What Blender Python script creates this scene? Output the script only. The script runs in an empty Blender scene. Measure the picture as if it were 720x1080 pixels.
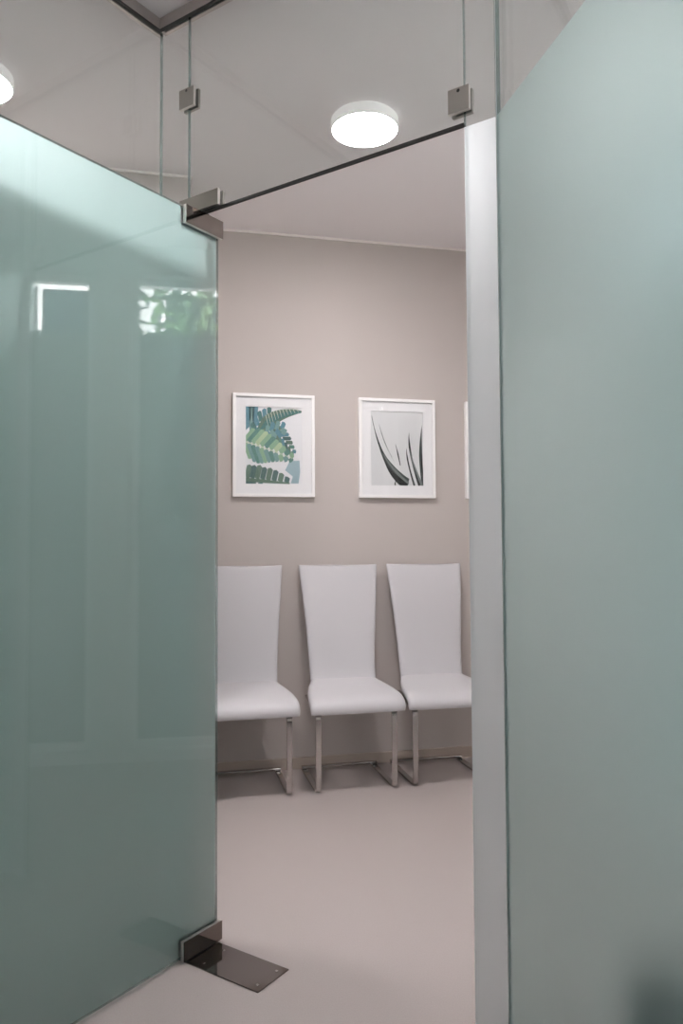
import bpy, bmesh, math, random
from mathutils import Vector, Matrix

scene = bpy.context.scene
COL = scene.collection
random.seed(4)

# ------------------------------------------------------------------ helpers
class MB:
    """collects shapes, then links them as ONE mesh object"""
    def __init__(self):
        self.bm = bmesh.new()
        self.mats = []

    def slot(self, m):
        if m not in self.mats:
            self.mats.append(m)
        return self.mats.index(m)

    def poly(self, pts, m):
        vs = [self.bm.verts.new(p) for p in pts]
        f = self.bm.faces.new(vs)
        f.material_index = self.slot(m)
        return f

    def obox(self, O, ax, ay, az, x, y, z, m, bevel=0.0, seg=2, side=None, back=None):
        """oriented box: ranges x, y, z along the unit axes ax, ay, az from O.
        side: a second material for the faces that do not look along ay; back: one for the +ay face"""
        b = bmesh.new()
        O, ax, ay, az = Vector(O), Vector(ax), Vector(ay), Vector(az)
        vs = {}
        for i in (0, 1):
            for j in (0, 1):
                for k in (0, 1):
                    vs[i, j, k] = b.verts.new(O + ax * x[i] + ay * y[j] + az * z[k])
        q = [((0,0,0),(0,0,1),(0,1,1),(0,1,0)), ((1,0,0),(1,1,0),(1,1,1),(1,0,1)),
             ((0,0,0),(1,0,0),(1,0,1),(0,0,1)), ((0,1,0),(0,1,1),(1,1,1),(1,1,0)),
             ((0,0,0),(0,1,0),(1,1,0),(1,0,0)), ((0,0,1),(1,0,1),(1,1,1),(0,1,1))]
        mi = self.slot(m)
        ms = self.slot(side) if side else mi
        mk = self.slot(back) if back else mi
        for n, f in enumerate(q):
            b.faces.new([vs[c] for c in f]).material_index = mi if n == 2 else mk if n == 3 else ms
        bmesh.ops.recalc_face_normals(b, faces=b.faces[:])
        if bevel:
            bmesh.ops.bevel(b, geom=b.edges[:], offset=bevel, segments=seg, profile=0.5, affect='EDGES')
        self.add(b)

    def box(self, lo, hi, m, bevel=0.0, seg=2):
        self.obox((0,0,0), (1,0,0), (0,1,0), (0,0,1), (lo[0],hi[0]), (lo[1],hi[1]), (lo[2],hi[2]), m, bevel, seg)

    def add(self, b):
        me = bpy.data.meshes.new('tmp')
        b.to_mesh(me)
        b.free()
        self.bm.from_mesh(me)
        bpy.data.meshes.remove(me)

    def lathe(self, prof, m, n=48, c=(0,0,0), ax=None):
        """prof: (r, h) pairs turned about ax (default +Z) at c"""
        A = Vector(ax or (0,0,1)).normalized()
        U = A.orthogonal().normalized()
        V = A.cross(U)
        b = bmesh.new()
        mi = self.slot(m)
        rings = []
        for r, h in prof:
            if r < 1e-6:
                rings.append([b.verts.new(Vector(c) + A * h)])
            else:
                rings.append([b.verts.new(Vector(c) + A * h + (U * math.cos(2*math.pi*k/n) + V * math.sin(2*math.pi*k/n)) * r) for k in range(n)])
        for a, d in zip(rings, rings[1:]):
            for k in range(n):
                l = (k + 1) % n
                if len(a) == 1 and len(d) == 1:
                    continue
                if len(a) == 1:
                    f = b.faces.new((a[0], d[l], d[k]))
                elif len(d) == 1:
                    f = b.faces.new((a[k], a[l], d[0]))
                else:
                    f = b.faces.new((a[k], a[l], d[l], d[k]))
                f.material_index = mi
        bmesh.ops.recalc_face_normals(b, faces=b.faces[:])
        self.add(b)

    def build(self, name, parent=None, loc=None, smooth=False, sub=0, angle=None):
        me = bpy.data.meshes.new(name)
        self.bm.to_mesh(me)
        self.bm.free()
        for m in self.mats:
            me.materials.append(m)
        o = bpy.data.objects.new(name, me)
        COL.objects.link(o)
        if parent:
            o.parent = parent
        if loc:
            o.location = loc
        if smooth:
            me.polygons.foreach_set('use_smooth', [True] * len(me.polygons))
            if angle is not None:
                me.set_sharp_from_angle(angle=math.radians(angle))
        if sub:
            s = o.modifiers.new('sub', 'SUBSURF')
            s.levels = s.render_levels = sub
        return o


def tag(o, label=None, cat=None, group=None, kind=None):
    for k, v in (('label', label), ('category', cat), ('group', group), ('kind', kind)):
        if v:
            o[k] = v
    return o


def thing(name, label, cat, loc=(0,0,0), group=None):
    o = bpy.data.objects.new(name, None)
    o.empty_display_size = 0.1
    COL.objects.link(o)
    o.location = loc
    return tag(o, label, cat, group)


def copy_tree(o, parent=None):
    c = o.copy()
    COL.objects.link(c)
    c.parent = parent
    for ch in list(o.children):
        copy_tree(ch, c)
    return c


# ------------------------------------------------------------------ materials
def lin(r, g, b):
    f = lambda c: c / 12.92 if c <= 0.04045 else ((c + 0.055) / 1.055) ** 2.4
    return (f(r / 255), f(g / 255), f(b / 255), 1.0)


def new_mat(name):
    m = bpy.data.materials.new(name)
    m.use_nodes = True
    nt = m.node_tree
    nt.nodes.clear()
    out = nt.nodes.new('ShaderNodeOutputMaterial')
    return m, nt, out


def principled(name, col, rough=0.5, metal=0.0, noise=None, bump=None, coat=0.0, spec=0.5, aniso=0.0):
    """noise = (scale, amount) colour mottling, bump = (scale, strength)"""
    m, nt, out = new_mat(name)
    p = nt.nodes.new('ShaderNodeBsdfPrincipled')
    p.inputs['Base Color'].default_value = col
    p.inputs['Roughness'].default_value = rough
    p.inputs['Metallic'].default_value = metal
    p.inputs['Coat Weight'].default_value = coat
    p.inputs['Specular IOR Level'].default_value = spec
    p.inputs['Anisotropic'].default_value = aniso
    nt.links.new(p.outputs[0], out.inputs[0])
    tc = nt.nodes.new('ShaderNodeTexCoord')
    if noise:
        n = nt.nodes.new('ShaderNodeTexNoise')
        n.inputs['Scale'].default_value = noise[0]
        n.inputs['Detail'].default_value = 4
        nt.links.new(tc.outputs['Object'], n.inputs['Vector'])
        mx = nt.nodes.new('ShaderNodeMix')
        mx.data_type = 'RGBA'
        k = noise[1]
        mx.inputs[6].default_value = tuple(c * (1 - k) for c in col[:3]) + (1,)
        mx.inputs[7].default_value = tuple(min(1, c * (1 + k)) for c in col[:3]) + (1,)
        nt.links.new(n.outputs[0], mx.inputs[0])
        nt.links.new(mx.outputs[2], p.inputs['Base Color'])
    if bump:
        n2 = nt.nodes.new('ShaderNodeTexNoise')
        n2.inputs['Scale'].default_value = bump[0]
        n2.inputs['Detail'].default_value = 3
        nt.links.new(tc.outputs['Object'], n2.inputs['Vector'])
        b = nt.nodes.new('ShaderNodeBump')
        b.inputs['Strength'].default_value = bump[1]
        b.inputs['Distance'].default_value = 0.002
        nt.links.new(n2.outputs[0], b.inputs['Height'])
        nt.links.new(b.outputs[0], p.inputs['Normal'])
    return m


def glass_mat(name, tint, f0=0.04, rough=0.0):
    """one face of a thin clear pane: tinted see-through with a Fresnel mirror"""
    m, nt, out = new_mat(name)
    t = nt.nodes.new('ShaderNodeBsdfTransparent')
    t.inputs[0].default_value = tint
    g = nt.nodes.new('ShaderNodeBsdfGlossy')
    g.inputs['Roughness'].default_value = rough
    g.inputs['Color'].default_value = (1, 1, 1, 1)
    lw = nt.nodes.new('ShaderNodeLayerWeight')
    lw.inputs[0].default_value = 0.5
    pw = nt.nodes.new('ShaderNodeMath'); pw.operation = 'POWER'; pw.inputs[1].default_value = 5
    ml = nt.nodes.new('ShaderNodeMath'); ml.operation = 'MULTIPLY_ADD'
    ml.inputs[1].default_value = 1 - f0; ml.inputs[2].default_value = f0
    nt.links.new(lw.outputs['Facing'], pw.inputs[0])
    nt.links.new(pw.outputs[0], ml.inputs[0])
    mx = nt.nodes.new('ShaderNodeMixShader')
    nt.links.new(ml.outputs[0], mx.inputs[0])
    nt.links.new(t.outputs[0], mx.inputs[1])
    nt.links.new(g.outputs[0], mx.inputs[2])
    nt.links.new(mx.outputs[0], out.inputs[0])
    return m


def film_mat(name, dcol, tcol, rcol, f_trans, f_ref, rough, ior, ior2=None):
    """one face of the etched film: diffuse + milky translucence + rough refraction"""
    m, nt, out = new_mat(name)
    d = nt.nodes.new('ShaderNodeBsdfDiffuse'); d.inputs[0].default_value = dcol
    t = nt.nodes.new('ShaderNodeBsdfTranslucent'); t.inputs[0].default_value = tcol
    r = nt.nodes.new('ShaderNodeBsdfRefraction'); r.inputs[0].default_value = rcol
    r.inputs['Roughness'].default_value = rough; r.inputs['IOR'].default_value = ior
    if ior2:
        r2 = nt.nodes.new('ShaderNodeBsdfRefraction'); r2.inputs[0].default_value = rcol
        r2.inputs['Roughness'].default_value = rough; r2.inputs['IOR'].default_value = ior2
        rr = nt.nodes.new('ShaderNodeMixShader')
        nt.links.new(r.outputs[0], rr.inputs[1]); nt.links.new(r2.outputs[0], rr.inputs[2])
        r = rr
    a = nt.nodes.new('ShaderNodeMixShader'); a.inputs[0].default_value = f_ref
    b = nt.nodes.new('ShaderNodeMixShader'); b.inputs[0].default_value = f_trans
    nt.links.new(t.outputs[0], a.inputs[1]); nt.links.new(r.outputs[0], a.inputs[2])
    nt.links.new(d.outputs[0], b.inputs[1]); nt.links.new(a.outputs[0], b.inputs[2])
    nt.links.new(b.outputs[0], out.inputs[0])
    return m


def emit_mat(name, col, power):
    m, nt, out = new_mat(name)
    e = nt.nodes.new('ShaderNodeEmission')
    e.inputs[0].default_value = col
    e.inputs[1].default_value = power
    nt.links.new(e.outputs[0], out.inputs[0])
    return m


LAMP = 70.0
M = {}
M['floor'] = principled('vinyl_floor', (0.45, 0.40, 0.385, 1), 0.26, noise=(260, 0.10), bump=(90, 0.06), spec=0.35)
M['ceiling'] = principled('ceiling_paint', (0.90, 0.865, 0.87, 1), 0.9, bump=(120, 0.03))
M['wall'] = principled('beige_paint', (0.53, 0.482, 0.455, 1), 0.75, bump=(160, 0.05))
M['white_wall'] = principled('white_paint', (0.80, 0.79, 0.78, 1), 0.8, bump=(160, 0.05))
M['base'] = principled('beige_baseboard', (0.50, 0.42, 0.36, 1), 0.5)
M['caulk'] = principled('white_caulk', (0.86, 0.82, 0.78, 1), 0.6)
M['glass'] = glass_mat('clear_glass', (0.905, 0.925, 0.92, 1))
def edge_mat(name, col, tint, mixf):
    m, nt, out = new_mat(name)
    p = nt.nodes.new('ShaderNodeBsdfPrincipled')
    p.inputs['Base Color'].default_value = col
    p.inputs['Roughness'].default_value = .15
    t = nt.nodes.new('ShaderNodeBsdfTransparent'); t.inputs[0].default_value = tint
    x = nt.nodes.new('ShaderNodeMixShader'); x.inputs[0].default_value = mixf
    nt.links.new(p.outputs[0], x.inputs[1]); nt.links.new(t.outputs[0], x.inputs[2])
    nt.links.new(x.outputs[0], out.inputs[0])
    return m
M['glass_edge'] = edge_mat('glass_edge', (0.22, 0.29, 0.28, 1), (.80, .88, .87, 1), .55)
M['silicone'] = principled('clear_silicone', (0.42, 0.43, 0.43, 1), 0.35)
M['edge_glint'] = principled('brushed_edge_glint', (0.66, 0.63, 0.60, 1), 0.38, 1.0)  # bright edge reflection put into a paler brushed steel
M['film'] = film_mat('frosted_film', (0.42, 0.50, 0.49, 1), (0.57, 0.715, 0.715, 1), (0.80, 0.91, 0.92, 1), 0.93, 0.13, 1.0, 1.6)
M['film_left'] = film_mat('frosted_left_film', (0.42, 0.50, 0.49, 1), (0.80, 0.91, 0.89, 1), (0.86, 0.95, 0.94, 1), 0.93, 0.5, 0.9, 1.4)  # same film, passes more so the door in front looks brighter lit
M['film_wall'] = film_mat('frosted_wall_film', (0.44, 0.52, 0.50, 1), (0.51, 0.675, 0.66, 1), (0.88, 0.98, 0.985, 1), 0.92, 0.70, 0.85, 1.25)  # same film, colours shifted to put in the right wall's brightness fade
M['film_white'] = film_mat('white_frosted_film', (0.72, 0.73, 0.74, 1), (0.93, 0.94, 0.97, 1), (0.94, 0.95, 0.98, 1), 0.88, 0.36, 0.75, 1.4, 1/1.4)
M['win_film'] = film_mat('window_film', (0.30, 0.32, 0.32, 1), (0.12, 0.13, 0.13, 1), (0.12, 0.13, 0.13, 1), 0.6, 0.2, 0.5, 1.25)
def clear_mat(name):
    m, nt, out = new_mat(name)
    t = nt.nodes.new('ShaderNodeBsdfTransparent')
    nt.links.new(t.outputs[0], out.inputs[0])
    return m
M['film_back'] = clear_mat('film_clear_side')
M['steel'] = principled('polished_steel', (0.205, 0.175, 0.158, 1), 0.07, 1.0)
M['satin'] = principled('satin_steel', (0.40, 0.38, 0.35, 1), 0.32, 1.0)
M['dimmed_satin'] = principled('dimmed_satin_steel', (0.22, 0.205, 0.18, 1), 0.28, 1.0)  # satin darkened to hold down the ceiling's bright reflection
M['chrome'] = principled('chrome', (0.50, 0.475, 0.46, 1), 0.14, 1.0)
M['rail'] = principled('rail_aluminium', (0.55, 0.51, 0.49, 1), 0.4, 1.0)
M['black'] = principled('black_rubber', (0.012, 0.012, 0.012, 1), 0.6)
M['leather'] = principled('white_leatherette', (0.57, 0.56, 0.577, 1), 0.42, bump=(420, 0.08), spec=.35)
M['white_frame'] = principled('white_frame', (0.92, 0.91, 0.90, 1), 0.35)
M['mat'] = principled('white_mat_board', (0.90, 0.90, 0.91, 1), 0.9)
M['paper'] = principled('white_paper', (0.86, 0.87, 0.89, 1), 0.9)
M['grey_paper'] = principled('grey_paper', (0.72, 0.735, 0.74, 1), 0.9)
M['housing'] = principled('lamp_housing', (0.85, 0.84, 0.83, 1), 0.4)
_p = M['housing'].node_tree.nodes['Principled BSDF']
_p.inputs['Emission Color'].default_value = (1, .96, .95, 1)
_p.inputs['Emission Strength'].default_value = .12      # opal rim
M['lamp'] = emit_mat('lamp_diffuser', (1.0, 0.94, 0.945, 1), LAMP)

# ------------------------------------------------------------------ places
H = 2.925                              # ceiling height
WY = 4.15                              # back wall
WX = 2.2                               # window wall
TH = math.radians(-1.927)
D1 = Vector((-math.cos(TH) - math.sin(TH), -math.sin(TH) + math.cos(TH), 0)).normalized()   # along the doorway, to its hinge
D2 = Vector((math.cos(TH + math.pi/4), math.sin(TH + math.pi/4), 0))                        # out through the doorway
UP = Vector((0, 0, 1))
O0 = Vector((0, 0, 0))
FB = 1.707                             # camera-side face of the doorway plane (along D2)
LA = 1.861                             # camera-side face of the left glass wall (along D1)
RX = 0.771                             # camera-side face of the right glass wall
GT = 0.010                             # glass thickness
GTOP = 2.893                           # top of glass
FT = 2.228                             # top of frosting
AJL, AJR, AC, AR = 1.730, 0.781, LA, 0.697   # joints and corners along D1

# ------------------------------------------------------------------ room shell
def struct(name, mb, label, cat, **k):
    return tag(mb.build(name, **k), label, cat, kind='structure')

X0, X1, Y0, Y1 = -3.2, WX, -2.6, WY
mb = MB(); mb.box((X0-.2, Y0-.2, -0.12), (X1+.2, Y1+.2, 0.0), M['floor'])
struct('floor', mb, 'pale pinkish grey vinyl floor with fine speckles', 'floor')
mb = MB(); mb.box((X0-.2, Y0-.2, H), (X1+.2, Y1+.2, H+.12), M['ceiling'])
struct('ceiling', mb, 'smooth off-white painted ceiling', 'ceiling')
mb = MB(); mb.box((X0-.2, WY, 0), (X1+.2, WY+.15, H), M['wall'])
struct('wall_back', mb, 'plain beige wall behind the white chairs', 'wall')
PX = 0.112
mb = MB(); mb.box((X0, 3.583, 0), (PX, WY, H), M['wall'])
struct('wall_left', mb, 'beige wall end seen through the clear glass above the door', 'wall')
mb = MB(); mb.box((X0-.2, Y0, 0), (X0, WY, H), M['white_wall'])
struct('wall_far_left', mb, 'white side wall beyond the left glass wall', 'wall')
FILL_WIN = [(-2.95, -1.3), (-1.15, .42)]  # unseen windows added to send daylight up to the ceiling
FS, FH = .9, 2.82
mb = MB()
xs = [X0-.2] + [v for q in FILL_WIN for v in q] + [X1+.2]
for i in range(0, len(xs), 2):
    mb.box((xs[i], Y0-.2, 0), (xs[i+1], Y0, H), M['white_wall'])
for a, b in FILL_WIN:
    mb.box((a, Y0-.2, 0), (b, Y0, FS), M['white_wall'])
    mb.box((a, Y0-.2, FH), (b, Y0, H), M['white_wall'])
struct('wall_front', mb, 'white entrance hall wall with added window openings', 'wall')
for n, (a, b) in enumerate(FILL_WIN):
    f = MB(); e = .05
    f.box((a+.002, Y0-.14, FS+.002), (a+e, Y0-.08, FH-.002), M['white_frame'], .004)
    f.box((b-e, Y0-.14, FS+.002), (b-.002, Y0-.08, FH-.002), M['white_frame'], .004)
    f.box((a+e, Y0-.14, FS+.002), (b-e, Y0-.08, FS+e), M['white_frame'], .004)
    f.box((a+e, Y0-.14, FH-e), (b-e, Y0-.08, FH-.002), M['white_frame'], .004)
    r = f.build('window_%d' % (n+5))
    tag(r, 'wide white framed window added to daylight the entrance hall, unseen, number %d from the left' % (n+1), 'window', kind='structure')
    g = MB(); g.box((a+e, Y0-.115, FS+e), (b-e, Y0-.107, FH-e), M['glass']); g.build('pane', r)

WIN = [(-1.30, -0.45), (-0.25, 0.62), (0.82, 1.73), (1.925, 2.85)]
SILL, HEAD, MID = 0.06, 2.76, 2.44
mb = MB()
ys = [Y0] + [v for w in WIN for v in w] + [WY]
for i in range(0, len(ys), 2):
    mb.box((WX, ys[i], 0), (WX+.2, ys[i+1], H), M['white_wall'])
for a, b in WIN:
    mb.box((WX, a, 0), (WX+.2, b, SILL), M['white_wall'])
    mb.box((WX, a, HEAD), (WX+.2, b, H), M['white_wall'])
struct('wall_right', mb, 'white window wall beyond the right glass wall', 'wall')
for n, (a, b) in enumerate(WIN):
    f = MB(); e = 0.045
    x = (WX+.06, WX+.12)
    f.box((x[0], a+.002, SILL+.002), (x[1], a+e, HEAD-.002), M['white_frame'], .004)
    f.box((x[0], b-e, SILL+.002), (x[1], b-.002, HEAD-.002), M['white_frame'], .004)
    f.box((x[0], a+e, SILL+.002), (x[1], b-e, SILL+e), M['white_frame'], .004)
    f.box((x[0], a+e, HEAD-e), (x[1], b-e, HEAD-.002), M['white_frame'], .004)
    r = f.build('window_%d' % (n+1))
    tag(r, 'tall white framed window with frosted lower glass, number %d along the right wall' % (n+1), 'window', kind='structure')
    g = MB(); g.box((WX+.085, a+e, SILL+e), (WX+.093, b-e, HEAD-e), M['glass']); g.build('pane', r)
    g = MB(); g.obox((0,0,0), (0,1,0), (1,0,0), (0,0,1), (a+e, b-e), (WX+.0935, WX+.0945), (SILL+e, MID), M['win_film'], side=M['film_back'], back=M['film_back']); g.build('frosted_film', r)

# baseboards and the caulk line where wall meets ceiling
def base(name, lo, hi, label):
    b = MB(); b.box(lo, hi, M['base'], .003)
    struct(name, b, label, 'baseboard')
base('baseboard_back', (PX+.001, WY-.012, 0), (WX-.001, WY-.0005, .06), 'low beige baseboard along the back wall behind the chair feet')
base('baseboard_left', (PX+.0005, 3.584, 0), (PX+.012, WY-.013, .06), 'low beige baseboard on the side of the wall end')
mb = MB(); mb.box((PX+.001, WY-.011, H-.011), (WX-.001, WY-.0005, H-.0005), M['caulk'])
struct('trim_1', mb, 'thin pale caulk line between back wall and ceiling', 'trim')
mb = MB(); mb.box((X0+.001, 3.573, H-.010), (PX+.006, 3.5825, H-.0005), M['caulk'])
struct('trim_2', mb, 'thin pale caulk line on top of the left wall end', 'trim')

# ------------------------------------------------------------------ glass partition
def pane(mb, a, b, z, along='a', glass=M['glass']):
    """a box between ranges a (along D1) and b (along D2)"""
    if along == 'a':      # big faces look along D2
        mb.obox(O0, D1, D2, UP, a, b, z, glass, side=M['glass_edge'])
    else:                 # big faces look along D1
        mb.obox(O0, D2, D1, UP, b, a, z, glass, side=M['glass_edge'])

def film(x, y, z, ax, ay, m=None):
    """the frosted coat: etched on its near face, clear behind"""
    mb = MB()
    mb.obox(O0, ax, ay, UP, x, y, z, m or M['film'], side=M['film_back'], back=M['film_back'])
    return mb.build('frosted_film')

PG = 'glass partition panels'
# the transom above the doorway
t = thing('glass_screen', 'clear glass transom panel above the open doorway, between the two square clips', 'glass panel',
          D1*1.25 + D2*FB + UP*2.236, PG)
def under(o, parent):
    o.parent = parent
    o.matrix_parent_inverse = Matrix.Translation(-Vector(parent.location))
    return o
mb = MB(); pane(mb, (AJR+.001, AJL-.001), (FB, FB+GT), (2.240, GTOP)); under(mb.build('pane'), t)
mb = MB(); mb.obox(O0, D1, D2, UP, (AJR+.001, AJL-.001), (FB-.001, FB+GT+.001), (2.2345, 2.2405), M['black'])
tag(under(mb.build('seal'), t), 'black seal along the bottom edge')
mb = MB()
mb.obox(O0, D1, D2, UP, (1.593, 1.757), (FB-.011, FB-.0005), (2.2425, 2.292), M['dimmed_satin'], side=M['edge_glint'])
mb.obox(O0, D1, D2, UP, (1.593, 1.757), (FB+GT+.0005, FB+GT+.011), (2.2425, 2.292), M['satin'], .0012)
mb.obox(O0, D1, D2, UP, (1.600, 1.725), (FB+.001, FB+GT-.001), (2.2345, 2.2425), M['black'])
tag(under(mb.build('patch_fitting'), t), 'brushed steel patch fitting')

# narrow fixed panel on the right of the doorway
t = thing('glass_screen', 'narrow fixed glass panel right of the doorway, whitish frosted up to door height', 'glass panel',
          D1*.74 + D2*FB, PG)
mb = MB(); pane(mb, (AR+.003, AJR-.001), (FB, FB+GT), (.004, GTOP)); under(mb.build('pane'), t)
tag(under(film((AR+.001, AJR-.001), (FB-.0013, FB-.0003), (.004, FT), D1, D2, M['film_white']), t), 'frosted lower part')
# narrow fixed panel on the hinge side
t = thing('glass_screen', 'narrow fixed glass panel between left glass corner and upper left clip', 'glass panel',
          D1*1.8 + D2*FB, PG)
mb = MB(); pane(mb, (AJL+.001, AC-.004), (FB, FB+GT), (.004, GTOP)); under(mb.build('pane'), t)
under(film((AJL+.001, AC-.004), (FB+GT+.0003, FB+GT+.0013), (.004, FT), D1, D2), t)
# left glass wall
b1 = FB + GT
for k, (hi, lo, lab) in enumerate(((b1, b1-1.25, 'clear topped glass wall panel behind the open frosted door, meeting the ceiling rail corner'),
                     (b1-1.253, b1-2.5, 'second panel of the left glass wall, nearer the hall'))):
    t = thing('glass_screen', lab, 'glass panel', D1*LA + D2*(hi+lo)/2, PG)
    mb = MB(); pane(mb, (LA, LA+GT), (lo, hi), (.004, GTOP), 'b'); under(mb.build('pane'), t)
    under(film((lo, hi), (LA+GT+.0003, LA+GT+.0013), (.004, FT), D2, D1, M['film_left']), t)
# right glass wall
for k, (hi, lo, lab) in enumerate(((1.672, .30, 'large frosted glass wall panel filling the right side, clear above door height'),
                     (.297, -1.05, 'second frosted panel of the right glass wall, nearer the hall'))):
    t = thing('glass_screen', lab, 'glass panel', (RX, (hi+lo)/2, 0), PG)
    mb = MB(); mb.obox(O0, (0,1,0), (1,0,0), UP, (lo, hi), (RX, RX+GT), (.004, GTOP), M['glass'], side=M['glass_edge']); under(mb.build('pane'), t)
    if k == 0:
        mb = MB(); mb.box((RX-.0015, 1.6724, .004), (RX+GT, 1.6762, GTOP), M['silicone']); under(mb.build('joint'), t)
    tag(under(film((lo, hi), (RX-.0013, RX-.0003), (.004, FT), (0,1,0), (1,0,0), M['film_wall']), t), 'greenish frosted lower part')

# the door leaf, standing open at a right angle
DA = 1.6575
DB = (0.83, 1.768)
door = tag(thing('door_1', 'frosted greenish glass door leaf swung open on the left', 'door', D1*DA + D2*1.712), kind='structure')
mb = MB(); pane(mb, (DA, DA+GT), DB, (.012, 2.224), 'b'); under(mb.build('pane'), door)
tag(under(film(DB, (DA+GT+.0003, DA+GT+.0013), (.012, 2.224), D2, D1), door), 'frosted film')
mb = MB()
for r in ((DA-.012, DA-.0005), (DA+GT+.0018, DA+GT+.014)):
    mb.obox(O0, D2, D1, UP, (1.616, 1.777), r, (2.170, 2.2265), M['steel'], side=M['edge_glint'])
mb.obox(O0, D2, D1, UP, (1.70, 1.724), (DA-.002, DA+.012), (2.2262, 2.2342), M['black'])
tag(under(mb.build('patch_hinge'), door), 'polished steel top patch hinge')
mb = MB()
for r in ((DA-.012, DA-.0005), (DA+GT+.0018, DA+GT+.014)):
    mb.obox(O0, D2, D1, UP, (1.616, 1.777), r, (.0065, .0625), M['steel'], side=M['edge_glint'])
mb.obox(O0, D2, D1, UP, (1.70, 1.724), (DA-.002, DA+.012), (.0036, .0118), M['black'])
tag(under(mb.build('patch_hinge'), door), 'polished steel bottom patch hinge')

# floor plate of the hinge
fp = thing('floor_hinge_plate', 'rectangular polished steel hinge cover plate on the floor at the door foot', 'hinge plate', D1*1.55 + D2*1.693)
mb = MB(); mb.obox(O0, D1, D2, UP, (1.376, 1.735), (1.6255, 1.761), (0.0, .0033), M['steel'], .001); under(mb.build('plate'), fp)
for a, b in ((1.40, 1.652), (1.40, 1.735), (1.60, 1.652), (1.60, 1.735)):
    mb = MB(); mb.lathe([(.0001, .0042), (.0035, .0041), (.0048, .0036), (.0049, .0028)], M['chrome'], 16, D1*a + D2*b)
    under(mb.build('screw', smooth=True), fp)

# square clips joining the transom to the narrow panels
def clip(a0, a1, z0, z1, label):
    c = thing('glass_clip', label, 'glass clip', D1*(a0+a1)/2 + D2*FB + UP*z0, 'square clips joining the upper glass panes')
    mb = MB(); mb.obox(O0, D1, D2, UP, (a0, a1), (FB-.011, FB-.0004), (z0, z1), M['satin'], side=M['edge_glint']); under(mb.build('front_plate'), c)
    mb = MB(); mb.obox(O0, D1, D2, UP, (a0, a1), (FB+GT+.0004, FB+GT+.011), (z0, z1), M['satin'], .001); under(mb.build('back_plate'), c)
    mb = MB(); mb.obox(O0, D1, D2, UP, (a0+.003, a1-.003), (FB-.00035, FB-.0001), (z0+.003, z1-.003), M['black'])
    under(mb.build('pad'), c)
    mb = MB(); mb.lathe([(.0001, .0), (.003, .0), (.0045, -.0006)], M['black'], 16, D1*((a0+a1)/2) + D2*(FB-.0117) + UP*(z1-.008), -D2)
    under(mb.build('screw'), c)
clip(1.697, 1.760, 2.588, 2.650, 'small square steel clip on the upper left glass joint above the door hinge')
clip(.763, .819, 2.267, 2.328, 'small square steel clip on the right glass joint above the doorway corner')

# rails holding the glass under the ceiling
def rail(label, loc, ax, ay, x, y, gx=None):
    """channel along ax (range x); y = camera-side edge and far edge along ay"""
    r = thing('ceiling_rail', label, 'ceiling rail', loc, 'ceiling rails of the glass partition')
    z0 = 2.889
    mid = y[0] + .013
    mb = MB()
    mb.obox(O0, ax, ay, UP, x, (y[0], mid-.001), (z0, H-.0005), M['rail'])
    mb.obox(O0, ax, ay, UP, x, (mid+GT+.001, y[1]), (z0, H-.0005), M['rail'])
    mb.obox(O0, ax, ay, UP, x, (mid-.001, mid+GT+.001), (2.9, H-.0005), M['rail'])
    under(mb.build('channel'), r)
    mb = MB()
    mb.obox(O0, ax, ay, UP, gx or x, (y[0]+.001, mid-.0004), (z0-.003, z0-.0001), M['black'])
    tag(under(mb.build('gasket'), r), 'black gasket strip')
w = .037
rail('metal ceiling rail along the top of the clear transom glass', D1*1.3 + D2*FB + UP*H, D1, D2, (AR+.03, LA-.014), (FB-.013, FB-.013+w))
rail('metal ceiling rail along the top of the left glass wall', D1*LA + D2*.5 + UP*H, D2, D1, (-.8, FB-.013+w), (LA-.013, LA-.013+w), (-.8, FB-.0006))
rail('metal ceiling rail along the top of the right glass wall', Vector((RX, .3, H)), Vector((0,1,0)), Vector((1,0,0)), (-1.05, 1.655), (RX-.013, RX-.013+w))

# ------------------------------------------------------------------ ceiling lamps
def make_lamp():
    r = thing('ceiling_lamp', 'x', 'ceiling lamp', (0, 0, H), 'round ceiling lamps')
    mb = MB(); mb.lathe([(.112, -.0005), (.128, -.002), (.136, -.010), (.137, -.046), (.134, -.0495), (.131, -.050), (.130, -.047)], M['housing'], 64)
    mb.build('housing', r, smooth=True, angle=40)
    mb = MB(); mb.lathe([(.130, -.046), (.129, -.050), (.120, -.0535), (.08, -.0555), (.0001, -.056)], M['lamp'], 64)
    mb.build('diffuser', r, smooth=True)
    return r
L0 = make_lamp()
for i, (x, y, lab) in enumerate(((.778, 2.936, 'round white ceiling lamp glowing above the doorway transom'),
                   (-.685, 2.936, 'round ceiling lamp cut off at the left edge, above the frosted door'),
                   (1.9, -.75, 'unseen round ceiling lamp added to brighten behind the right glass wall'),  # added out of view to lift the right frosted wall
                   (-.1, .45, 'unseen round ceiling lamp added to light the entrance hall'))):  # added out of view to lift the near floor
    o = L0 if i == 0 else copy_tree(L0)
    o.location = (x, y, H)
    o['label'] = lab

# ------------------------------------------------------------------ bin shape added for the dark blur behind the right wall
M['bin'] = principled('dark_plastic', (.018, .022, .028, 1), .5)
bn = thing('dark_bin_shape', 'dark bin shape added for the blur behind the bottom right corner of the frosted wall', 'bin', (1.03, 1.27, 0))
mb = MB(); mb.lathe([(.0001, .002), (.125, .0), (.13, .006), (.15, .335), (.145, .335), (.126, .012), (.0001, .010)], M['bin'], 40); mb.build('body', bn, smooth=True, angle=40)
mb = MB(); mb.lathe([(.151, .320), (.156, .324), (.156, .342), (.150, .346), (.1455, .342), (.1455, .336)], M['bin'], 40); mb.build('rim', bn, smooth=True, angle=40)

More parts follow.
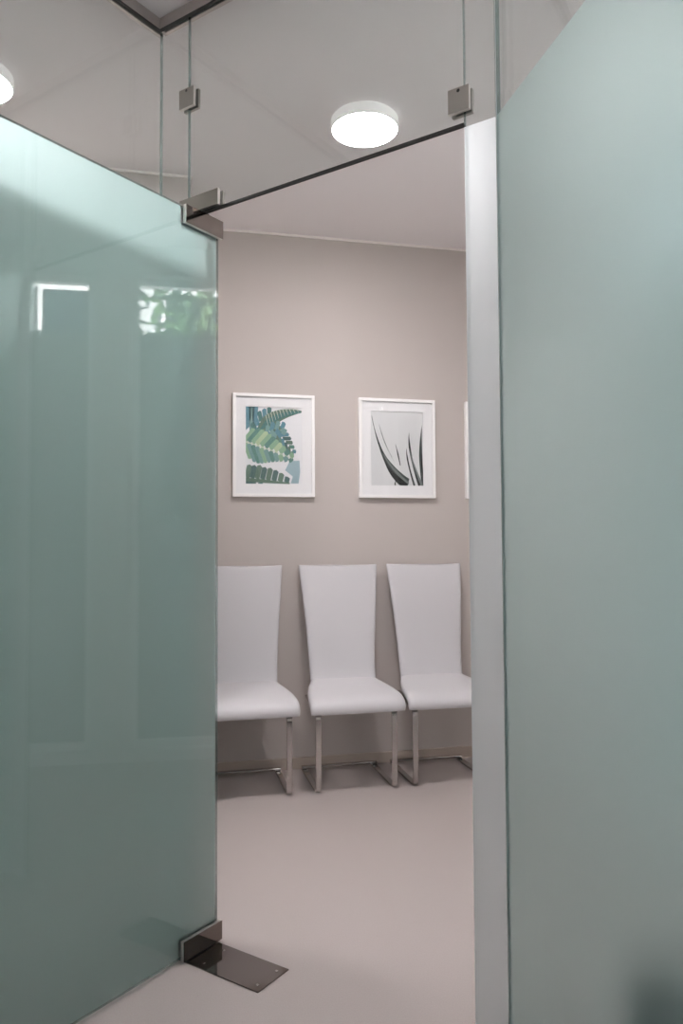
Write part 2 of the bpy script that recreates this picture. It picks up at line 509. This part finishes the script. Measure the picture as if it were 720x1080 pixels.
# ------------------------------------------------------------------ chairs
def loft(mb, path, m, n=28, p=3.2):
    """path: list of (y, z, width, thickness, crown); super-elliptic sections normal to the path"""
    b = bmesh.new()
    mi = mb.slot(m)
    P = [Vector((0, q[0], q[1])) for q in path]
    rings = []
    for i, q in enumerate(path):
        T = (P[min(i+1, len(P)-1)] - P[max(i-1, 0)]).normalized()
        N = Vector((0, -T.z, T.y))
        ring = []
        for k in range(n):
            a = 2*math.pi*k/n
            c, s = math.cos(a), math.sin(a)
            u = math.copysign(abs(c)**(2/9.0), c)
            v = math.copysign(abs(s)**(2/p), s)
            off = q[4] * (1 - (u)**2) if len(q) > 4 else 0
            ring.append(b.verts.new(P[i] + Vector((u*q[2]/2, 0, 0)) + N*(v*q[3]/2 + off) + T*(q[5]*(u*u-.5) if len(q) > 5 else 0)))
        rings.append(ring)
    for r0, r1 in zip(rings, rings[1:]):
        for k in range(n):
            l = (k+1) % n
            b.faces.new((r0[k], r0[l], r1[l], r1[k])).material_index = mi
    for r in (rings[0], rings[-1]):
        b.faces.new(r).material_index = mi
    bmesh.ops.recalc_face_normals(b, faces=b.faces[:])
    mb.add(b)


def catmull(pts, k=4):
    out = []
    n = len(pts)
    for i in range(n-1):
        p0, p1, p2, p3 = pts[max(i-1, 0)], pts[i], pts[i+1], pts[min(i+2, n-1)]
        for j in range(k):
            t = j/k
            out.append(tuple(.5*(2*b + (c-a)*t + (2*a-5*b+4*c-d)*t*t + (-a+3*b-3*c+d)*t**3) for a, b, c, d in zip(p0, p1, p2, p3)))
    out.append(tuple(pts[-1]))
    return out


def sweep_flat(mb, pts, wdir, w, th, m, rad=.035, seg=6):
    """flat bar: a polyline pts with rounded corners; width along wdir"""
    pts = [Vector(p) for p in pts]
    path = [pts[0]]
    for a, b, c in zip(pts, pts[1:], pts[2:]):
        d0, d1 = (a-b).normalized(), (c-b).normalized()
        for k in range(seg+1):
            t = k/seg
            s, e = b + d0*rad, b + d1*rad
            path.append(s*(1-t)**2 + b*2*t*(1-t) + e*t*t)
    path.append(pts[-1])
    W = Vector(wdir)
    b = bmesh.new(); mi = mb.slot(m)
    rings = []
    for i, p in enumerate(path):
        T = (path[min(i+1, len(path)-1)] - path[max(i-1, 0)]).normalized()
        N = T.cross(W).normalized()
        e = .0025
        prof = [(-w/2+e, -th/2), (w/2-e, -th/2), (w/2, -th/2+e), (w/2, th/2-e), (w/2-e, th/2), (-w/2+e, th/2), (-w/2, th/2-e), (-w/2, -th/2+e)]
        rings.append([b.verts.new(p + W*u + N*v) for u, v in prof])
    for r0, r1 in zip(rings, rings[1:]):
        for k in range(8):
            l = (k+1) % 8
            b.faces.new((r0[k], r0[l], r1[l], r1[k])).material_index = mi
    for r in (rings[0], rings[-1]):
        b.faces.new(r).material_index = mi
    bmesh.ops.recalc_face_normals(b, faces=b.faces[:])
    mb.add(b)


def make_chair():
    r = thing('cantilever_chair', 'x', 'chair', (0, 0, 0), 'white chairs along the back wall')
    # seat: from the fold at the back to the waterfall front edge (y, z, width, thickness, crown)
    seat = [(.300, .488, .352, .040, .0), (.285, .482, .362, .046, .001), (.255, .474, .384, .052, .002), (.20, .466, .415, .055, .004), (.12, .458, .448, .056, .005),
            (.05, .448, .468, .057, .005), (.005, .437, .475, .055, .004), (-.022, .420, .476, .050, .002), (-.030, .402, .474, .040, .0), (-.030, .389, .470, .026, .0)]
    mb = MB(); loft(mb, catmull(seat, 3), M['leather'], p=2.8); mb.build('seat', r, smooth=True, angle=60)
    # backrest, flaring towards the top
    back = [(.288, .472, .350, .034, 0, 0), (.303, .500, .352, .038, -.001, 0), (.318, .55, .354, .040, -.002, 0), (.333, .64, .362, .040, -.003, 0), (.350, .76, .378, .038, -.003, 0),
            (.372, .89, .400, .035, -.003, 0), (.396, 1.00, .420, .030, -.002, .002), (.412, 1.066, .433, .025, -.001, .006), (.4175, 1.087, .436, .020, 0, .010), (.4185, 1.0915, .434, .012, 0, .010)]
    mb = MB(); loft(mb, catmull(back, 3), M['leather'], p=2.6); mb.build('backrest', r, smooth=True, angle=60)
    # piping seam in the fold
    mb = MB()
    mb.obox(O0, (1,0,0), (0,1,0), UP, (-.17, .17), (.270, .275), (.5075, .5105), M['leather'], .001)
    for s in (-1, 1):
        x = s*.192
        mb = MB()
        sweep_flat(mb, [(x, .30, .418), (x, .012, .385), (x, .012, .0075), (x, .418, .0075)], (1,0,0), .028, .013, M['chrome'], .032)
        mb.build('leg', r, smooth=True, angle=35)
        mb = MB(); mb.box((x-.016, .010, .388), (x+.016, .055, .414), M['black'], .003)
        tag(mb.build('spacer', r), 'black spacer')
    mb = MB(); sweep_flat(mb, [(-.2065, .404, .0218), (.2065, .404, .0218)], (0,1,0), .028, .013, M['chrome'])
    mb.build('crossbar', r, smooth=True, angle=35)
    mb = MB()
    mb.box((-.178, .10, .412), (.178, .135, .424), M['chrome'], .002)
    mb.build('seat_support', r)
    return r
ch = make_chair()
for i, (x, lab) in enumerate(((.920, 'middle white leatherette cantilever chair, below the gap between the two pictures'),
                (.394, 'white cantilever chair partly hidden by the open frosted door, below the palm leaf picture'),
                (1.412, 'white cantilever chair cut off by the narrow frosted panel on its right'))):
    o = ch if i == 0 else copy_tree(ch)
    o.location = (x, 3.688, 0)
    o['label'] = lab

# ------------------------------------------------------------------ pictures
def flat(name, col):
    return principled(name, col, 0.9)
G1 = [flat('ink_%d' % i, lin(*c)) for i, c in enumerate(((84,128,126), (104,146,136), (128,164,162), (148,184,154), (186,206,170), (106,130,116), (86,114,112), (160,186,194), (104,148,162), (214,222,204)))]
INK = [flat('grey_ink_%d' % i, lin(*c)) for i, c in enumerate(((40,44,44), (70,78,76), (120,128,126), (178,184,182)))]
PW, PH = .447, .560
FW = .017
MW = .0705          # frame edge to print
def uv(u, v, d):
    """print coordinates (0..1 from the top left) to picture coordinates; d lifts off the paper"""
    return Vector((MW + u*(PW-2*MW), -d, PH - MW - v*(PH-2*MW)))

def blade(mb, rib, lengths, ang, wid, mats, depth, side=(1, -1)):
    """torn palm leaf: leaflets on both sides of a bent rib, clipped to the print"""
    n = len(lengths)
    for i in range(n):
        t = (i+.5)/n
        p = [(1-t)**2*rib[0][k] + 2*t*(1-t)*rib[1][k] + t*t*rib[2][k] for k in (0, 1)]
        d = [2*(1-t)*(rib[1][k]-rib[0][k]) + 2*t*(rib[2][k]-rib[1][k]) for k in (0, 1)]
        L = math.hypot(*d); d = [c/L for c in d]
        for s in side:
            a = math.radians(ang)*s
            e = (d[0]*math.cos(a)-d[1]*math.sin(a), d[0]*math.sin(a)+d[1]*math.cos(a))
            q = (-e[1], e[0])
            ln, w2 = lengths[i], wid/2
            pts = [(p[0]-q[0]*w2, p[1]-q[1]*w2), (p[0]+e[0]*ln*.85-q[0]*w2*1.1, p[1]+e[1]*ln*.85-q[1]*w2*1.1), (p[0]+e[0]*ln, p[1]+e[1]*ln),
                   (p[0]+e[0]*ln*.9+q[0]*w2*1.0, p[1]+e[1]*ln*.9+q[1]*w2*1.0), (p[0]+q[0]*w2, p[1]+q[1]*w2)]
            pts = clip_poly(pts)
            if len(pts) > 2:
                mb.poly([uv(x, y, depth + .00002*i + (.00001 if s > 0 else 0)) for x, y in pts], mats[(i + (0 if s > 0 else 1)) % len(mats)])

def clip_poly(pts):
    for ax, lim, sg in ((0, 0, 1), (0, 1, -1), (1, 0, 1), (1, 1, -1)):
        out = []
        for i in range(len(pts)):
            a, b = pts[i-1], pts[i]
            ia, ib = (a[ax]-lim)*sg >= 0, (b[ax]-lim)*sg >= 0
            if ia != ib:
                t = (lim-a[ax])/(b[ax]-a[ax])
                out.append((a[0]+(b[0]-a[0])*t, a[1]+(b[1]-a[1])*t))
            if ib:
                out.append(b)
        pts = out
        if not pts:
            break
    return pts

def shape(mb, pts, m, depth):
    pts = clip_poly(pts)
    if len(pts) > 2:
        mb.poly([uv(x, y, depth) for x, y in pts], m)

def ribbon(mb, rib, widths, m, depth, n=14):
    for i in range(n):
        q = []
        for t in (i/n, (i+1)/n):
            p = [(1-t)**2*rib[0][k] + 2*t*(1-t)*rib[1][k] + t*t*rib[2][k] for k in (0, 1)]
            d = [2*(1-t)*(rib[1][k]-rib[0][k]) + 2*t*(rib[2][k]-rib[1][k]) for k in (0, 1)]
            L = math.hypot(*d) or 1
            f = t*(len(widths)-1); j = min(int(f), len(widths)-2)
            w = (widths[j]*(1-f+j) + widths[j+1]*(f-j))/2
            q.append(((p[0]-d[1]/L*w, p[1]+d[0]/L*w), (p[0]+d[1]/L*w, p[1]-d[0]/L*w)))
        shape(mb, [q[0][0], q[0][1], q[1][1], q[1][0]], m, depth)

def palm_art(mb):
    D = .0004
    # blue green blocks at the top left
    for i, (x0, x1, y1, k) in enumerate(((0, .07, .26, 8), (.065, .13, .30, 2), (.12, .20, .24, 8))):
        shape(mb, [(x0, 0), (x1+.02, 0), (x1, y1), (x0, y1+.05)], G1[k], D)
    # long top frond sweeping to the right, slit along its ribs
    top = ((.26, .30), (.50, .06), (1.01, .045))
    ribbon(mb, top, (.10, .20, .19, .16, .12, .08, .02), G1[5], D+.0004)
    ribbon(mb, ((.26, .30), (.48, .09), (.98, .05)), (.02, .09, .08, .06, .03), G1[0], D+.0006)
    for i in range(11):
        t = .22 + i*.07
        x = (1-t)**2*.26 + 2*t*(1-t)*.50 + t*t*1.01; y = (1-t)**2*.30 + 2*t*(1-t)*.06 + t*t*.045
        h = .085*(1-t)+.015
        shape(mb, [(x-.03, y-h-.02), (x-.012-.008*(1-t), y-h-.02), (x+.022, y+h*.5), (x+.017, y+h*.5)], G1[9], D+.0007)
    blade(mb, ((.16, .34), (.24, .16), (.46, .08)), (.12, .14, .14, .12, .10), 66, .075, [G1[8], G1[0]], D+.0002, (1, -1))
    # blue spray in the middle
    blade(mb, ((.40, .26), (.62, .34), (.86, .60)), (.16, .20, .20, .18, .16, .13, .10, .07), 40, .046, [G1[8], G1[6], G1[5], G1[1]], D+.0008, (1, -1))
    blade(mb, ((.34, .34), (.46, .30), (.70, .27)), (.10, .13, .13, .10), 55, .07, [G1[8], G1[2]], D+.0010, (1, -1))
    # broad pale green leaf
    blade(mb, ((-.05, .44), (.30, .50), (.84, .66)), (.24, .27, .27, .26, .24, .22, .19, .16, .13, .10, .07), 52, .075, [G1[4], G1[3], G1[1], G1[3]], D+.0014, (-1,))
    blade(mb, ((-.05, .46), (.30, .54), (.84, .67)), (.24, .27, .27, .25, .22, .19, .16, .13, .10, .08, .06), 50, .08, [G1[3], G1[2], G1[1], G1[2]], D+.0012, (1,))
    ribbon(mb, ((-.02, .455), (.30, .52), (.82, .66)), (.016, .012, .006), G1[9], D+.0018)
    # pale blue leaf on the right
    shape(mb, [(.70, .82), (.78, .70), (.96, .69), (.97, .84), (.94, .99), (.80, .99), (.84, .90)], G1[7], D+.0002)
    # dark torn frond at the bottom
    blade(mb, ((-.02, .92), (.30, .94), (.78, .985)), (.18, .18, .19, .17, .17, .15, .12, .08), 76, .088, [G1[6], G1[5]], D+.0020, (-1,))
    ribbon(mb, ((-.02, .945), (.30, .965), (.78, .99)), (.05, .045, .02), G1[5], D+.0022)
    shape(mb, [(0, .95), (.18, .96), (.18, 1), (0, 1)], G1[6], D+.0010)
    shape(mb, [(.22, .985), (.30, .985), (.30, 1), (.22, 1)], G1[0], D+.0010)

def agave_art(mb):
    D = .0004
    ribbon(mb, ((.02, .06), (.18, .76), (.70, .985)), (.004, .014, .03, .07, .13, .16, .17), INK[1], D)
    ribbon(mb, ((.24, .60), (.33, .88), (.70, 1.0)), (.002, .04, .08, .09), INK[0], D+.0003)
    ribbon(mb, ((.22, .56), (.38, .78), (.72, .97)), (.002, .03, .04, .03), INK[2], D+.0005)
    ribbon(mb, ((.02, .07), (.07, .30), (.24, .58)), (.006, .012, .020), INK[0], D+.0002)
    ribbon(mb, ((.16, .18), (.24, .42), (.40, .62)), (.003, .014, .006), INK[1], D)
    ribbon(mb, ((.18, .22), (.27, .46), (.44, .68)), (.002, .012, .004), INK[3], D)
    ribbon(mb, ((.47, .44), (.52, .58), (.56, .73)), (.004, .028, .014), INK[1], D)
    ribbon(mb, ((.47, .46), (.53, .55), (.55, .72)), (.002, .010, .006), INK[0], D+.0002)
    ribbon(mb, ((.735, .28), (.70, .52), (.93, 1.0)), (.004, .038, .030, .05), INK[0], D)
    ribbon(mb, ((.74, .50), (.79, .70), (.98, 1.0)), (.004, .03, .045), INK[2], D+.0002)
    ribbon(mb, ((.68, .50), (.68, .66), (.83, 1.0)), (.004, .028, .026, .035), INK[0], D)
    ribbon(mb, ((.985, .18), (.91, .58), (1.0, 1.02)), (.004, .03, .055, .045, .05), INK[1], D)
    ribbon(mb, ((.985, .22), (.95, .58), (1.01, 1.02)), (.003, .02, .03, .03), INK[0], D+.0002)
    ribbon(mb, ((.47, .94), (.45, .97), (.46, 1.0)), (.012, .024, .02), INK[0], D)

def palm2_art(mb):
    D = .0004
    blade(mb, ((.1, 1.0), (.4, .6), (.95, .2)), (.2, .24, .24, .22, .2, .17, .14, .1), 50, .06, [G1[5], G1[1]], D)

def picture(x, label, art, paper):
    r = thing('framed_picture', label, 'picture', (x, WY-.0008, 1.4655), 'white framed pictures on the back wall')
    d = .026
    mb = MB()
    for lo, hi in (((0, -d, 0), (FW, 0, PH)), ((PW-FW, -d, 0), (PW, 0, PH)), ((FW, -d, 0), (PW-FW, 0, FW)), ((FW, -d, PH-FW), (PW-FW, 0, PH))):
        mb.box(lo, hi, M['white_frame'], .0012)
    mb.build('frame', r)
    mb = MB()
    z0, z1, x0, x1 = MW, PH-MW, MW, PW-MW
    for lo, hi in (((FW, -.0155, FW), (x0, -.013, PH-FW)), ((x1, -.0155, FW), (PW-FW, -.013, PH-FW)), ((x0, -.0155, FW), (x1, -.013, z0)), ((x0, -.0155, z1), (x1, -.013, PH-FW))):
        mb.box(lo, hi, M['mat'])
    mb.build('mat_board', r)
    mb = MB()
    mb.box((x0-.004, -.0105, z0-.004), (x1+.004, -.008, z1+.004), paper)
    am = MB(); art(am)
    mi = {m: mb.slot(m) for m in am.mats}
    for f in am.bm.faces:
        f.material_index = mi[am.mats[f.material_index]]
        for v in f.verts:
            pass
    for v in am.bm.verts:
        v.co.y -= .0105
    mb.add(am.bm)
    mb.build('print', r)
    mb = MB(); mb.box((FW, -.0195, FW), (PW-FW, -.0175, PH-FW), M['pglass']); mb.build('glazing', r)
    return r
M['pglass'] = glass_mat('picture_glass', (.995, .995, .995, 1), .02)
picture(.3505, 'white framed print of green and blue palm leaves above the left chair', palm_art, M['paper'])
picture(1.049, 'white framed print of dark grey agave blades on pale grey', agave_art, M['grey_paper'])
picture(1.681, 'white framed picture of which only the left edge shows beside the frosted panel', palm2_art, M['paper'])

# ------------------------------------------------------------------ outside the windows
M['stucco'] = principled('white_stucco', (.72, .72, .72, 1), .9, bump=(40, .1))
M['pave'] = principled('pale_paving', (.50, .49, .48, 1), .9, noise=(6, .1))
M['roof'] = principled('grey_roof', (.10, .11, .12, 1), .8)
M['dark_glass'] = principled('dark_glass', (.03, .04, .05, 1), .08)
M['leaf'] = principled('green_leaf', (.07, .14, .05, 1), .6)
M['bark'] = principled('bark', (.12, .09, .07, 1), .9)
mb = MB(); mb.box((-22, -24, -.3), (26, 16, -.125), M['pave'])
struct('ground', mb, 'grey paving outside the windows', 'ground')
bd = thing('street_house', 'white house across the street seen as a reflection in the door glass', 'building', (11, 2, -.12))
mb = MB(); mb.box((0, -9, 0), (4, 9, 6.6), M['stucco']); mb.build('wall', bd)
mb = MB(); mb.box((-.35, -9.3, 6.6), (4.3, 9.3, 6.85), M['roof']); mb.build('roof', bd)
mb = MB(); mb.box((-.12, -9, 3.1), (-.001, 9, 3.3), M['white_frame']); mb.build('string_course', bd)
for y in range(-8, 8, 2):
    for z in (1.0, 4.1):
        mb = MB(); mb.box((-.06, y-.55, z), (-.001, y+.55, z+1.6), M['white_frame'], .01); f = mb.build('window', bd)
        mb = MB(); mb.box((-.075, y-.45, z+.1), (-.0605, y+.45, z+1.5), M['dark_glass']); mb.build('pane', f)
tr = thing('tree', 'small leafy street tree seen as a reflection in the door glass', 'tree', (6.2, 2.45, -.12))
mb = MB(); mb.lathe([(.09, 0), (.07, 1.2), (.05, 2.6), (.02, 3.9), (.001, 4.1)], M['bark'], 12); mb.build('trunk', tr, smooth=True)
mb = MB()
for i in range(900):
    v = Vector((random.gauss(0, 1), random.gauss(0, 1), random.gauss(0, 1))).normalized() * random.random()**.4
    c = Vector((v.x*1.0, v.y*1.0, 3.9 + v.z*1.5))
    a = Vector((random.gauss(0,1), random.gauss(0,1), random.gauss(0,1))).normalized()*.11
    b = a.orthogonal().normalized()*.045
    mb.poly([c-a, c+b, c+a, c-b], M['leaf'])
mb.build('crown', tr)

# ------------------------------------------------------------------ sky, camera, view
w = bpy.data.worlds.new('overcast_sky'); scene.world = w
w.use_nodes = True
bg = w.node_tree.nodes['Background']
bg.inputs[0].default_value = (.82, .91, 1.0, 1)
bg.inputs[1].default_value = 0.6

sun = bpy.data.lights.new('sun', 'SUN')
sun.energy = 42; sun.angle = .01; sun.color = (1, .95, .96)  # added strong so the lit paving bounces up to the ceiling
so = bpy.data.objects.new('sun', sun); COL.objects.link(so)
so.rotation_euler = Vector((.45, -.65, -.6)).to_track_quat('-Z', 'Y').to_euler()

cam = bpy.data.cameras.new('camera')
co = bpy.data.objects.new('camera', cam); COL.objects.link(co)
yaw, pitch, roll = math.radians(12.9155), math.radians(2.501), math.radians(.308)
f = Vector((math.sin(yaw)*math.cos(pitch), math.cos(yaw)*math.cos(pitch), math.sin(pitch)))
r = Vector((math.cos(yaw), -math.sin(yaw), 0)); d = f.cross(r)
c, s = math.cos(roll), math.sin(roll)
R_, D_ = c*r + s*d, -s*r + c*d
mt = Matrix((R_, -D_, -f)).transposed().to_4x4()
mt.translation = (0, 0, 1.2)
co.matrix_world = mt
cam.sensor_fit = 'VERTICAL'; cam.sensor_height = 24; cam.lens = 810.5/1080*24
cam.clip_start = .02
scene.camera = co

scene.view_settings.view_transform = 'Standard'
scene.view_settings.look = 'None'
scene.view_settings.gamma = 1
scene.view_settings.exposure = 1.05
scene.view_settings.use_curve_mapping = False
cy = scene.cycles
cy.max_bounces = 14; cy.diffuse_bounces = 6; cy.glossy_bounces = 6; cy.transmission_bounces = 12; cy.transparent_max_bounces = 40
cy.caustics_reflective = False; cy.caustics_refractive = True
cy.sample_clamp_indirect = 10
cy.use_denoising = True
